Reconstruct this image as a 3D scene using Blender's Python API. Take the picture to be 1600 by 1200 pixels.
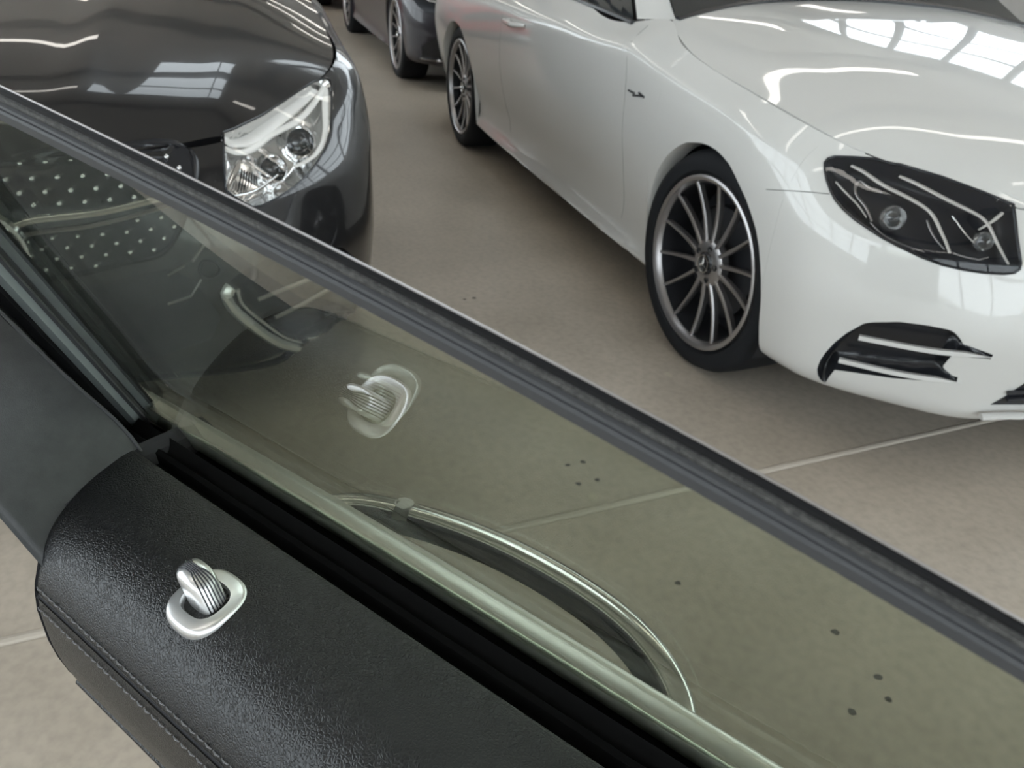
import bpy, bmesh, math, random
import numpy as np
from mathutils import Vector, Matrix
from mathutils.bvhtree import BVHTree
from mathutils.geometry import delaunay_2d_cdt
random.seed(4)
S = bpy.context.scene
for o in list(bpy.data.objects): bpy.data.objects.remove(o)
COL = S.collection

# ------------------------------------------------------------------ camera
FPX, YAW, PITCH, ROLL = 1320.183, 2.809, -0.506, 0.055
CAM = np.array([2.113, -2.194, 1.225])
fw = np.array([math.cos(YAW)*math.cos(PITCH), math.sin(YAW)*math.cos(PITCH), math.sin(PITCH)])
rt = np.cross(fw, [0, 0, 1]); rt /= np.linalg.norm(rt); up = np.cross(rt, fw)
RT = math.cos(ROLL)*rt + math.sin(ROLL)*up; UP = -math.sin(ROLL)*rt + math.cos(ROLL)*up
cd = bpy.data.cameras.new('camera'); cam = bpy.data.objects.new('camera', cd); COL.objects.link(cam)
cam.matrix_world = Matrix(((RT[0], UP[0], -fw[0], CAM[0]), (RT[1], UP[1], -fw[1], CAM[1]), (RT[2], UP[2], -fw[2], CAM[2]), (0, 0, 0, 1)))
cd.sensor_width = 36; cd.lens = FPX/1600*36; cd.clip_start = .01; cd.clip_end = 300
cd.dof.use_dof = True; cd.dof.focus_distance = .42; cd.dof.aperture_fstop = 26
S.camera = cam
def ray(px, py):
    d = fw + (px-800)/FPX*RT - (py-600)/FPX*UP
    return d/np.linalg.norm(d)
def proj(p):
    d = np.asarray(p)-CAM; z = d@fw
    return 800+FPX*(d@RT)/z, 600-FPX*(d@UP)/z
def atz(px, py, z):
    d = ray(px, py); return CAM+d*(z-CAM[2])/d[2]

# ------------------------------------------------------------------ world, exposure
SKY = 5.2; LAMP = 6
S.view_settings.view_transform = 'Standard'; S.view_settings.look = 'None'
S.view_settings.exposure = 0.0; S.view_settings.gamma = 1; S.view_settings.use_curve_mapping = False
W = bpy.data.worlds.new('world'); S.world = W; W.use_nodes = True
W.node_tree.nodes['Background'].inputs[0].default_value = (.90, .95, 1, 1)
W.node_tree.nodes['Background'].inputs[1].default_value = SKY

# ------------------------------------------------------------------ materials
def mat(name, col, rough=.5, metal=0, coat=0, spec=.5, emit=None, strength=0, coat_rough=.03):
    m = bpy.data.materials.new(name); m.use_nodes = True
    b = m.node_tree.nodes['Principled BSDF']
    b.inputs['Base Color'].default_value = (*col, 1); b.inputs['Roughness'].default_value = rough
    b.inputs['Metallic'].default_value = metal; b.inputs['Coat Weight'].default_value = coat
    b.inputs['Coat Roughness'].default_value = coat_rough; b.inputs['Specular IOR Level'].default_value = spec
    if emit: b.inputs['Emission Color'].default_value = (*emit, 1); b.inputs['Emission Strength'].default_value = strength
    return m
def nodes(m): return m.node_tree.nodes, m.node_tree.links, m.node_tree.nodes['Principled BSDF']
def add_noise(m, c1, c2, scale, detail=6, rough=.6, bump=0, bscale=None, lo=.35, hi=.65, dist=.002, stretch=None):
    N, L, b = nodes(m)
    tc = N.new('ShaderNodeTexCoord'); src = tc.outputs['Object']
    if stretch:
        mp = N.new('ShaderNodeMapping'); mp.inputs['Scale'].default_value = stretch; L.new(src, mp.inputs[0]); src = mp.outputs[0]
    t = N.new('ShaderNodeTexNoise'); t.inputs['Scale'].default_value = scale; t.inputs['Detail'].default_value = detail
    t.inputs['Roughness'].default_value = rough; L.new(src, t.inputs['Vector'])
    r = N.new('ShaderNodeValToRGB'); r.color_ramp.elements[0].position = lo; r.color_ramp.elements[1].position = hi
    r.color_ramp.elements[0].color = (*c1, 1); r.color_ramp.elements[1].color = (*c2, 1)
    L.new(t.outputs['Fac'], r.inputs[0]); L.new(r.outputs[0], b.inputs['Base Color'])
    if bump:
        t2 = N.new('ShaderNodeTexNoise'); t2.inputs['Scale'].default_value = bscale or scale*4; t2.inputs['Detail'].default_value = 4
        L.new(src, t2.inputs['Vector'])
        bp = N.new('ShaderNodeBump'); bp.inputs['Strength'].default_value = bump; bp.inputs['Distance'].default_value = dist
        L.new(t2.outputs['Fac'], bp.inputs['Height']); L.new(bp.outputs[0], b.inputs['Normal'])
    return m
def glass_mat(name, tint, r0=.05, dust=0.0):
    m = bpy.data.materials.new(name); m.use_nodes = True
    N, L = m.node_tree.nodes, m.node_tree.links; N.clear()
    out = N.new('ShaderNodeOutputMaterial'); tr = N.new('ShaderNodeBsdfTransparent'); gl = N.new('ShaderNodeBsdfGlossy')
    tr.inputs[0].default_value = (*tint, 1); gl.inputs['Roughness'].default_value = .0; gl.inputs[0].default_value = (1, 1, 1, 1)
    lw = N.new('ShaderNodeLayerWeight'); lw.inputs[0].default_value = .5
    p = N.new('ShaderNodeMath'); p.operation = 'POWER'; p.inputs[1].default_value = 5; L.new(lw.outputs['Facing'], p.inputs[0])
    a = N.new('ShaderNodeMath'); a.operation = 'MULTIPLY_ADD'; a.inputs[1].default_value = 1-r0; a.inputs[2].default_value = r0; L.new(p.outputs[0], a.inputs[0])
    mx = N.new('ShaderNodeMixShader'); L.new(a.outputs[0], mx.inputs[0]); L.new(tr.outputs[0], mx.inputs[1]); L.new(gl.outputs[0], mx.inputs[2])
    last = mx.outputs[0]
    if dust:
        df = N.new('ShaderNodeBsdfDiffuse'); df.inputs[0].default_value = (.8, .82, .8, 1)
        tc = N.new('ShaderNodeTexCoord'); ns = N.new('ShaderNodeTexNoise'); ns.inputs['Scale'].default_value = 14; ns.inputs['Detail'].default_value = 8
        L.new(tc.outputs['Object'], ns.inputs['Vector'])
        ml = N.new('ShaderNodeMath'); ml.operation = 'MULTIPLY'; ml.inputs[1].default_value = dust*2; L.new(ns.outputs['Fac'], ml.inputs[0])
        m2 = N.new('ShaderNodeMixShader'); L.new(ml.outputs[0], m2.inputs[0]); L.new(last, m2.inputs[1]); L.new(df.outputs[0], m2.inputs[2]); last = m2.outputs[0]
    L.new(last, out.inputs[0]); return m

M = {}
M['white'] = mat('white_paint', (.53, .525, .505), .45, 0, 1, .5)
M['black'] = mat('black_paint', (.008, .008, .009), .3, 0, 1, .25)
M['grey'] = mat('graphite_paint', (.016, .012, .017), .4, 0, .6, .3)
M['red'] = mat('red_paint', (.55, .02, .025), .4, 0, 1)
M['liner'] = mat('black_liner', (.012, .012, .014), .85)
M['gap'] = mat('black_gloss_plastic', (.012, .013, .016), .25)
M['chrome'] = mat('chrome', (.82, .82, .82), .07, 1)
M['handle'] = mat('polished_handle', (.90, .90, .87), .16, 1)
M['silver'] = mat('rim_silver', (.40, .385, .385), .32, .9)
M['rimdark'] = mat('rim_dark', (.025, .026, .03), .4, .3)
M['tyre'] = mat('tyre_rubber', (.010, .011, .013), .7, 0, 0, .2)
M['carglass'] = mat('dark_car_glass', (.012, .015, .018), .03, 0, 1)
M['satin'] = mat('satin_metal', (.78, .78, .78), .28, .85)
M['reflector'] = mat('headlamp_reflector', (.75, .75, .74), .12, .9)
M['lampdark'] = mat('headlamp_dark', (.010, .011, .015), .3, .0, 0, .2)
M['lightguide'] = mat('light_guide', (.50, .48, .45), .25, .1)
M['lens'] = glass_mat('clear_lens', (.97, .97, .97), .035)
M['seam'] = mat('seam_shadow', (.16, .16, .15), .8)
M['thread'] = mat('grey_thread', (.16, .16, .165), .8)
M['rubber'] = mat('door_rubber', (.008, .008, .009), .6, 0, 0, .18)
M['beltrubber'] = mat('belt_rubber', (.003, .003, .003), .9, 0, 0, .05)
M['aluminium'] = mat('anodised_trim', (.97, .96, .90), .32, 1)
M['sealgrey'] = add_noise(mat('flocked_seal', (.03, .03, .03), .75), (.018, .018, .018), (.085, .083, .078), 700, 3, .7, .4, 900, .35, .75, .0006)
M['lipgrey'] = mat('seal_lip', (.050, .051, .054), .55, 0, 0, .3)
M['channel_lit'] = mat('run_channel_lit', (.17, .19, .19), .5)  # light falling on the run seal is put into this paler grey
M['brightguide'] = mat('bright_light_guide', (.80, .79, .76), .2)
M['glass'] = glass_mat('green_tinted_glass', (.81, .845, .775), .06, .004)
M['plastic'] = add_noise(mat('grained_plastic', (.04, .04, .04), .5), (.020, .0215, .022), (.036, .038, .038), 60, 6, .6, .5, 1500, .3, .7, .0003)
M['cement'] = mat('joint_filler', (.43, .385, .325), .7)
M['hole'] = mat('anchor_hole', (.09, .085, .075), .9)
M['stain'] = mat('pale_spot', (.46, .42, .33), .7)
M['wall'] = add_noise(mat('painted_wall', (.45, .44, .42), .8), (.42, .41, .39), (.47, .46, .44), 2)
M['ceil'] = mat('ceiling_sheet', (.62, .60, .57), .8)
M['steel'] = mat('steel_beam', (.10, .10, .10), .6)
M['lamp'] = mat('lamp_tube', (1, 1, 1), .5, emit=(1, .95, .87), strength=LAMP)
M['mull'] = mat('window_bar', (.12, .12, .12), .5)
M['pane'] = glass_mat('pane_glass', (.95, .97, .97), .05)
M['asphalt'] = mat('forecourt', (.40, .39, .36), .85)
M['leaf'] = mat('hedge_leaf', (.08, .20, .03), .8)

def leather():
    m = mat('black_leather', (.005, .0055, .0065), .34, 0, 0, .5)
    N, L, b = nodes(m)
    tc = N.new('ShaderNodeTexCoord'); ns = N.new('ShaderNodeTexNoise'); ns.inputs['Scale'].default_value = 160; ns.inputs['Detail'].default_value = 2
    L.new(tc.outputs['Object'], ns.inputs['Vector'])
    mx = N.new('ShaderNodeMix'); mx.data_type = 'VECTOR'; mx.inputs['Factor'].default_value = .0035
    L.new(tc.outputs['Object'], mx.inputs[4]); L.new(ns.outputs['Color'], mx.inputs[5])
    v = N.new('ShaderNodeTexVoronoi'); v.feature = 'DISTANCE_TO_EDGE'; v.inputs['Scale'].default_value = 540
    L.new(mx.outputs[1], v.inputs['Vector'])
    r = N.new('ShaderNodeValToRGB'); r.color_ramp.elements[0].position = 0; r.color_ramp.elements[1].position = .28
    L.new(v.outputs['Distance'], r.inputs[0])
    bp = N.new('ShaderNodeBump'); bp.inputs['Strength'].default_value = .5; bp.inputs['Distance'].default_value = .00035
    L.new(r.outputs[0], bp.inputs['Height']); L.new(bp.outputs[0], b.inputs['Normal'])
    return m
M['leather'] = leather()
def concrete():
    m = mat('polished_concrete', (.30, .28, .24), .32, 0, 0, .5)
    N, L, b = nodes(m)
    tc = N.new('ShaderNodeTexCoord')
    a = N.new('ShaderNodeTexNoise'); a.inputs['Scale'].default_value = 1.6; a.inputs['Detail'].default_value = 9; a.inputs['Roughness'].default_value = .62
    c = N.new('ShaderNodeTexNoise'); c.inputs['Scale'].default_value = 45; c.inputs['Detail'].default_value = 5
    L.new(tc.outputs['Object'], a.inputs['Vector']); L.new(tc.outputs['Object'], c.inputs['Vector'])
    r = N.new('ShaderNodeValToRGB'); r.color_ramp.elements[0].position = .3; r.color_ramp.elements[1].position = .7
    r.color_ramp.elements[0].color = (.345, .300, .244, 1); r.color_ramp.elements[1].color = (.485, .425, .352, 1)
    L.new(a.outputs['Fac'], r.inputs[0])
    r2 = N.new('ShaderNodeValToRGB'); r2.color_ramp.elements[0].position = .25; r2.color_ramp.elements[1].position = .6
    r2.color_ramp.elements[0].color = (.82, .82, .82, 1); r2.color_ramp.elements[1].color = (1, 1, 1, 1)
    L.new(c.outputs['Fac'], r2.inputs[0])
    mx = N.new('ShaderNodeMix'); mx.data_type = 'RGBA'; mx.blend_type = 'MULTIPLY'; mx.inputs['Factor'].default_value = 1
    L.new(r.outputs[0], mx.inputs[6]); L.new(r2.outputs[0], mx.inputs[7]); L.new(mx.outputs[2], b.inputs['Base Color'])
    rr = N.new('ShaderNodeMapRange'); rr.inputs[3].default_value = .26; rr.inputs[4].default_value = .46; L.new(a.outputs['Fac'], rr.inputs[0]); L.new(rr.outputs[0], b.inputs['Roughness'])
    bp = N.new('ShaderNodeBump'); bp.inputs['Strength'].default_value = .10; bp.inputs['Distance'].default_value = .002
    L.new(c.outputs['Fac'], bp.inputs['Height']); L.new(bp.outputs[0], b.inputs['Normal'])
    return m
M['concrete'] = concrete()

# ------------------------------------------------------------------ helpers
def empty(name, loc, rz=0):
    o = bpy.data.objects.new(name, None); COL.objects.link(o); o.location = loc; o.rotation_euler = (0, 0, rz); o.empty_display_size = .2
    return o
def tag(o, label=None, cat=None, group=None, kind=None):
    if label: o['label'] = label
    if cat: o['category'] = cat
    if group: o['group'] = group
    if kind: o['kind'] = kind
    return o
def mesh(name, V, Fc, m, parent=None, smooth=True, angle=None, loc=None):
    me = bpy.data.meshes.new(name); me.from_pydata([tuple(map(float, v)) for v in V], [], [tuple(map(int, f)) for f in Fc])
    me.materials.append(M[m] if isinstance(m, str) else m)
    if smooth: me.polygons.foreach_set('use_smooth', [True]*len(me.polygons))
    me.update()
    if smooth and angle:
        try: me.set_sharp_from_angle(angle=math.radians(angle))
        except Exception: pass
    o = bpy.data.objects.new(name, me); COL.objects.link(o)
    if parent: o.parent = parent
    if loc: o.location = loc
    return o
class MB:
    def __init__(s): s.v = []; s.f = []
    def add(s, V, Fc):
        k = len(s.v); s.v += [tuple(map(float, v)) for v in V]; s.f += [tuple(i+k for i in f) for f in Fc]; return s
    def box(s, x0, x1, y0, y1, z0, z1):
        return s.add([(x0, y0, z0), (x1, y0, z0), (x1, y1, z0), (x0, y1, z0), (x0, y0, z1), (x1, y0, z1), (x1, y1, z1), (x0, y1, z1)],
                     [(3, 2, 1, 0), (4, 5, 6, 7), (0, 1, 5, 4), (1, 2, 6, 5), (2, 3, 7, 6), (3, 0, 4, 7)])
    def tube(s, P, r, n=6, r2=None, upv=None):
        P = [np.asarray(p, float) for p in P]; V = []; Fc = []
        rad = r if hasattr(r, '__len__') else [r]*len(P)
        rb = r2 if r2 is not None else 1.0
        for i, p in enumerate(P):
            t = P[min(i+1, len(P)-1)]-P[max(i-1, 0)]; t = t/(np.linalg.norm(t)+1e-12)
            u = np.asarray(upv if upv is not None else (0.1, .2, 1.0), float); a = np.cross(t, u); a /= np.linalg.norm(a)+1e-12; b = np.cross(a, t)
            for k in range(n):
                th = 2*math.pi*(k+.5)/n; V.append(p+rad[i]*(math.cos(th)*a+rb*math.sin(th)*b))
        for i in range(len(P)-1):
            for k in range(n):
                k2 = (k+1) % n; Fc.append((i*n+k, i*n+k2, (i+1)*n+k2, (i+1)*n+k))
        Fc.append(tuple(range(n))[::-1]); Fc.append(tuple((len(P)-1)*n+k for k in range(n)))
        return s.add(V, Fc)
    def lathe(s, prof, n=48, a0=0, a1=2*math.pi, close=True):   # prof (r, y): revolved about the y axis
        V = []; Fc = []; m = len(prof); cnt = n if close else n+1
        for i in range(cnt):
            a = a0+(a1-a0)*i/n
            for r, y in prof: V.append((r*math.cos(a), y, r*math.sin(a)))
        for i in range(n):
            j = (i+1) % cnt
            for k in range(m-1): Fc.append((i*m+k, i*m+k+1, j*m+k+1, j*m+k))
        return s.add(V, Fc)
    def build(s, name, m, parent=None, smooth=True, angle=40, loc=None): return mesh(name, s.v, s.f, m, parent, smooth, angle, loc)
def gridfaces(nu, nv, flip=False):
    F_ = [(i*nv+j, (i+1)*nv+j, (i+1)*nv+j+1, i*nv+j+1) for i in range(nu-1) for j in range(nv-1)]
    return [f[::-1] for f in F_] if flip else F_
def cspline(t, Y, tq):
    t = np.asarray(t, float); Y = np.asarray(Y, float); n = len(t); h = np.diff(t)
    A = np.zeros((n, n)); R = np.zeros((n, Y.shape[1])); A[0, 0] = A[-1, -1] = 1
    for i in range(1, n-1):
        A[i, i-1] = h[i-1]; A[i, i] = 2*(h[i-1]+h[i]); A[i, i+1] = h[i]
        R[i] = 6*((Y[i+1]-Y[i])/h[i]-(Y[i]-Y[i-1])/h[i-1])
    m = np.linalg.solve(A, R); k = np.clip(np.searchsorted(t, tq)-1, 0, n-2)
    a = (t[k+1]-tq)[:, None]; b = (tq-t[k])[:, None]; hh = h[k][:, None]
    return m[k]*a**3/(6*hh)+m[k+1]*b**3/(6*hh)+(Y[k]/hh-m[k]*hh/6)*a+(Y[k+1]/hh-m[k+1]*hh/6)*b
def pchip(t, Y, tq):
    t = np.asarray(t, float); Y = np.asarray(Y, float); h = np.diff(t)[:, None]; d = np.diff(Y, axis=0)/h; s = np.zeros_like(Y)
    w1 = 2*h[1:]+h[:-1]; w2 = h[1:]+2*h[:-1]; same = d[:-1]*d[1:] > 0
    with np.errstate(divide='ignore', invalid='ignore'): hm = (w1+w2)/(w1/d[:-1]+w2/d[1:])
    s[1:-1] = np.where(same, hm, 0); s[0] = d[0]; s[-1] = d[-1]
    k = np.clip(np.searchsorted(t, tq)-1, 0, len(t)-2); x = ((tq-t[k])[:, None])/h[k]
    return Y[k]*(1+2*x)*(1-x)**2+h[k]*s[k]*x*(1-x)**2+Y[k+1]*x*x*(3-2*x)+h[k]*s[k+1]*x*x*(x-1)
def dens(P, step, closed=False):
    P = [np.asarray(p, float) for p in P]; out = []
    for i in range(len(P)-(0 if closed else 1)):
        a, b = P[i], P[(i+1) % len(P)]; n = max(1, int(np.linalg.norm(b-a)/step))
        out += [a+(b-a)*k/n for k in range(n)]
    if not closed: out.append(P[-1])
    return out
def smooth_line(P, n=40):
    P = np.asarray(P, float); t = np.r_[0, np.cumsum(np.linalg.norm(np.diff(P, axis=0), axis=1))]
    return cspline(t, P, np.linspace(0, t[-1], n))
def inside(pts, poly):
    pts = np.asarray(pts, float); poly = np.asarray(poly, float); r = np.zeros(len(pts), bool); j = len(poly)-1
    for i in range(len(poly)):
        xi, yi = poly[i]; xj, yj = poly[j]
        with np.errstate(divide='ignore', invalid='ignore'):
            c = ((yi > pts[:, 1]) != (yj > pts[:, 1])) & (pts[:, 0] < (xj-xi)*(pts[:, 1]-yi)/(yj-yi)+xi)
        r ^= c; j = i
    return r
def copy_tree(o, parent=None):
    c = o.copy(); COL.objects.link(c); c.parent = parent
    for k in list(o.children): copy_tree(k, c)
    return c

# ------------------------------------------------------------------ the hall
floor = mesh('floor', [(-45, -30, -.02), (40, -30, -.02), (40, 30, -.02), (-45, 30, -.02)], [(0, 1, 2, 3)], 'asphalt', smooth=False); tag(floor, kind='structure')
def jx(y, k=0): return .525-.0872*(y+.025)*1.0+k          # the saw-cut joint that crosses the picture
ys = [-9.6, 8.6]; J = .015
def slab(k0, k1):
    V = []
    for z in (-.019, 0):
        V += [(jx(ys[0], k0)+J, ys[0], z), (jx(ys[0], k1)-J, ys[0], z), (jx(ys[1], k1)-J, ys[1], z), (jx(ys[1], k0)+J, ys[1], z)]
    mesh('floor_slab', V, [(3, 2, 1, 0), (4, 5, 6, 7), (0, 1, 5, 4), (1, 2, 6, 5), (2, 3, 7, 6), (3, 0, 4, 7)], 'concrete', floor, False)
for a, b in ((-27, -18), (-18, -9), (-9, 0), (0, 9)): slab(a, b)
for k in (-18, -9, 0):
    V = [(jx(y, k)+s, y, z) for y in (ys[0], ys[1]) for s, z in ((-J, -.001), (-J*.2, .003), (J*.35, .002), (J, -.006))]
    mesh('joint_strip', V, gridfaces(2, 4, True), 'cement', floor, False)
for px, py in ((887, 727), (911, 722), (933, 750), (904, 756), (1059, 911), (726, 468), (741, 466), (1305, 988), (1372, 1058), (1388, 1093), (1331, 1113)):
    c = atz(px, py, 0); r = random.uniform(.006, .0085)
    V = [(c[0]+r*math.cos(a)*random.uniform(.8, 1.2), c[1]+r*math.sin(a)*random.uniform(.8, 1.2), .0008) for a in [i*math.pi/5 for i in range(10)]]
    mesh('anchor_hole', V, [tuple(range(10))], 'hole', floor, False)
for px, py in ((928, 776), (1043, 585)):
    c = atz(px, py, 0)
    V = [(c[0]+.02*math.cos(a)*random.uniform(.6, 1.2), c[1]+.012*math.sin(a)*random.uniform(.6, 1.2), .0006) for a in [i*math.pi/6 for i in range(12)]]
    mesh('cement_spot', V, [tuple(range(12))], 'stain', floor, False)

CZ = 6.4; X0, X1, Y0, Y1 = -26.0, 9.0, -9.5, 8.5
def wallbox(name, *b, m='wall'): return tag(MB().box(*b).build(name, m, None, False), kind='structure')
SX0, SX1 = -5.4, -1.6  # ends of the roof opening added for the skylight
cb = MB(); cb.box(X0, X1, Y0, -1.9, CZ, CZ+.2).box(X0, X1, .5, Y1, CZ, CZ+.2).box(X0, SX0, -1.9, .5, CZ, CZ+.2).box(SX1, X1, -1.9, .5, CZ, CZ+.2)
ceiling = tag(cb.build('ceiling', 'ceil', None, False), kind='structure')
for i, x in enumerate(np.arange(X0+2, X1, 4.0)):
    MB().box(x-.12, x+.12, Y0, Y1, CZ-.35, CZ).build('ceiling_beam', 'steel', ceiling, False)
back = wallbox('wall_back', X0-.2, X0, Y0, Y1, 0, CZ)
wl = MB(); wl.box(X0, X1, Y0-.2, Y0, 0, 1.0).box(X0, X1, Y0-.2, Y0, 5.6, CZ)
tag(wl.build('wall_left', 'wall', None, False), kind='structure')
wr = MB(); wr.box(X0, X1, Y1, Y1+.2, 0, 3.0).box(X0, X1, Y1, Y1+.2, 6.1, CZ)
tag(wr.build('wall_right', 'wall', None, False), kind='structure')
wf = MB(); wf.box(X1, X1+.2, Y0, Y1, 4.6, CZ).box(X1, X1+.2, Y0, Y0+1, 0, 4.6).box(X1, X1+.2, Y1-1, Y1, 0, 4.6)
tag(wf.build('wall_front', 'wall', None, False), kind='structure')
def window(name, p0, p1, z0, z1, nx, nz, horiz):
    # horiz 'x': runs along x at y = p0[1]; 'y': runs along y at x = p0[0]
    fr = MB(); L_ = (p1[0]-p0[0]) if horiz == 'x' else (p1[1]-p0[1])
    def bx(a0, a1, z0_, z1_, t=.05):
        if horiz == 'x': fr.box(p0[0]+a0, p0[0]+a1, p0[1]-t, p0[1]+t, z0_, z1_)
        else: fr.box(p0[0]-t, p0[0]+t, p0[1]+a0, p0[1]+a1, z0_, z1_)
    for i in range(nx+1): a = L_*i/nx; w = .07; bx(max(0, a-w), min(L_, a+w), z0, z1)
    for k in range(nz+1): z = z0+(z1-z0)*k/nz; bx(0, L_, max(z0, z-.05), min(z1, z+.05), .04)
    o = tag(fr.build(name, 'mull', None, False), kind='structure')
    for i in range(nx):
        for k in range(nz):
            a, b = L_*i/nx+.07, L_*(i+1)/nx-.07; za, zb_ = z0+(z1-z0)*k/nz+.05, z0+(z1-z0)*(k+1)/nz-.05
            g = MB()
            if horiz == 'x': g.box(p0[0]+a, p0[0]+b, p0[1]-.003, p0[1]+.003, za, zb_)
            else: g.box(p0[0]-.003, p0[0]+.003, p0[1]+a, p0[1]+b, za, zb_)
            g.build('pane', 'pane', o, False)
window('window_1', (X0, Y1+.1), (X1, Y1+.1), 3.0, 6.1, 22, 3, 'x')
window('window_2', (X0, Y0-.1), (X1, Y0-.1), 1.0, 5.6, 16, 3, 'x')
window('window_3', (X1+.1, Y0+1), (X1+.1, Y1-1), 0.0, 4.6, 7, 2, 'y')
rfb = MB()
for x in np.linspace(SX0, SX1, 4): rfb.box(x-.06, x+.06, -1.9, .5, CZ+.06, CZ+.14)
rfb.box(SX0, SX1, -.75, -.65, CZ+.06, CZ+.14)
rsky = tag(rfb.build('added_skylight', 'mull', None, False), kind='structure')  # skylight added to brighten the belt moulding and door handle
xs_ = np.linspace(SX0, SX1, 4)
for a, b in zip(xs_[:-1], xs_[1:]):
    for ya, yb in ((-1.9, -.75), (-.65, .5)): MB().box(a+.06, b-.06, ya, yb, CZ+.09, CZ+.10).build('pane', 'pane', rsky, False)
k = 0
for x in np.arange(X0+4, X1, 4.0):
    for y in (-4.6, 3.4):
        r = empty('ceiling_light', (x, y, CZ-.50))
        MB().box(-.16, .16, -2.2, 2.2, .03, .10).build('housing', 'steel', r, False)
        MB().box(-.12, .12, -2.15, 2.15, 0, .03).build('diffuser', 'lamp', r, False)
        MB().box(-.01, .01, -1.6, -1.58, .10, .50).build('hanger', 'steel', r, False); MB().box(-.01, .01, 1.58, 1.6, .10, .50).build('hanger', 'steel', r, False)
        tag(r, 'long linear light fitting hung from the showroom ceiling', 'light', 'linear ceiling lights')
        k += 1

# ------------------------------------------------------------------ cars
def col(x, *rows): return [(x, y, z) for y, z in rows]
def fcol(p):
    b, lo, mi, upp, cr, tp = [np.array(q, float) for q in p]
    outd = np.array([mi[0]-.3, mi[1]*.9, 0]); outd /= np.linalg.norm(outd)
    return [b-outd*.14+np.array([0, 0, -.005]), b, (b+lo)/2+outd*.010, lo, lo+(mi-lo)*.45+outd*.002, mi, upp, cr, tp]
STN = [
 [(-3.70, 0, .22), (-3.80, 0, .24), (-3.88, 0, .28), (-3.91, 0, .34), (-3.93, 0, .42), (-3.96, 0, .55), (-3.95, 0, .70), (-3.97, 0, .86), (-3.90, 0, 1.0)],
 [(-3.68, .4, .22), (-3.77, .45, .24), (-3.85, .48, .28), (-3.88, .49, .34), (-3.90, .5, .42), (-3.92, .52, .55), (-3.91, .52, .70), (-3.92, .50, .86), (-3.84, .45, .995)],
 [(-3.62, .45, .21), (-3.65, .66, .23), (-3.72, .73, .26), (-3.73, .74, .32), (-3.74, .75, .40), (-3.75, .79, .55), (-3.74, .80, .70), (-3.73, .77, .85), (-3.66, .62, .99)],
 col(-3.50, (.45, .20), (.75, .21), (.82, .235), (.825, .29), (.84, .35), (.88, .5), (.90, .65), (.87, .835), (.695, .987)),
 col(-3.223, (.5, .17), (.80, .19), (.86, .22), (.865, .27), (.875, .33), (.91, .47), (.925, .62), (.895, .83), (.73, .982)),
 col(-2.873, (.5, .16), (.80, .18), (.87, .20), (.875, .26), (.885, .32), (.915, .46), (.93, .62), (.905, .82), (.755, .975)),
 col(-2.523, (.5, .16), (.81, .175), (.885, .20), (.870, .26), (.872, .31), (.905, .45), (.922, .62), (.905, .82), (.775, .965)),
 col(-1.90, (.5, .16), (.82, .175), (.890, .195), (.868, .255), (.866, .31), (.893, .45), (.914, .62), (.905, .825), (.79, .955)),
 col(-1.25, (.5, .16), (.82, .175), (.890, .195), (.868, .255), (.866, .31), (.891, .45), (.912, .62), (.905, .830), (.805, .935)),
 col(-.82, (.5, .16), (.82, .175), (.890, .195), (.868, .255), (.868, .31), (.893, .45), (.913, .62), (.904, .835), (.81, .918)),
 col(-.61, (.5, .16), (.82, .175), (.890, .197), (.870, .257), (.872, .31), (.897, .45), (.915, .62), (.900, .835), (.765, .945)),
 col(-.46, (.5, .16), (.82, .175), (.888, .20), (.873, .26), (.876, .31), (.902, .45), (.918, .62), (.900, .818), (.81, .908)),
 col(-.35, (.5, .16), (.82, .175), (.886, .20), (.876, .26), (.880, .31), (.905, .45), (.920, .62), (.900, .805), (.828, .885)),
 col(0, (.5, .16), (.82, .175), (.875, .20), (.880, .26), (.890, .32), (.915, .46), (.925, .62), (.898, .775), (.833, .838)),
 col(.35, (.5, .17), (.81, .18), (.870, .215), (.885, .27), (.895, .33), (.905, .45), (.900, .60), (.868, .72), (.802, .79)),
 fcol([(.47, .815, .19), (.48, .852, .25), (.49, .865, .42), (.50, .842, .58), (.465, .79, .70), (.45, .725, .757)]),
 fcol([(.565, .755, .19), (.580, .79, .25), (.595, .795, .42), (.60, .765, .58), (.56, .71, .685), (.535, .66, .742)]),
 fcol([(.655, .655, .185), (.675, .69, .25), (.692, .705, .42), (.69, .675, .58), (.65, .62, .67), (.61, .60, .725)]),
 fcol([(.73, .555, .18), (.755, .58, .25), (.775, .595, .42), (.76, .555, .58), (.725, .525, .655), (.69, .52, .70)]),
 fcol([(.765, .44, .18), (.80, .45, .25), (.828, .45, .42), (.81, .425, .58), (.775, .40, .648), (.74, .38, .690)]),
 fcol([(.785, .25, .18), (.825, .25, .25), (.86, .25, .42), (.85, .25, .58), (.82, .25, .645), (.768, .25, .682)]),
 fcol([(.79, 0, .18), (.835, 0, .25), (.873, 0, .42), (.868, 0, .58), (.84, 0, .645), (.785, 0, .680)]),
]
STN = np.array([[tuple(p) for p in s] for s in STN], float)
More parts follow.
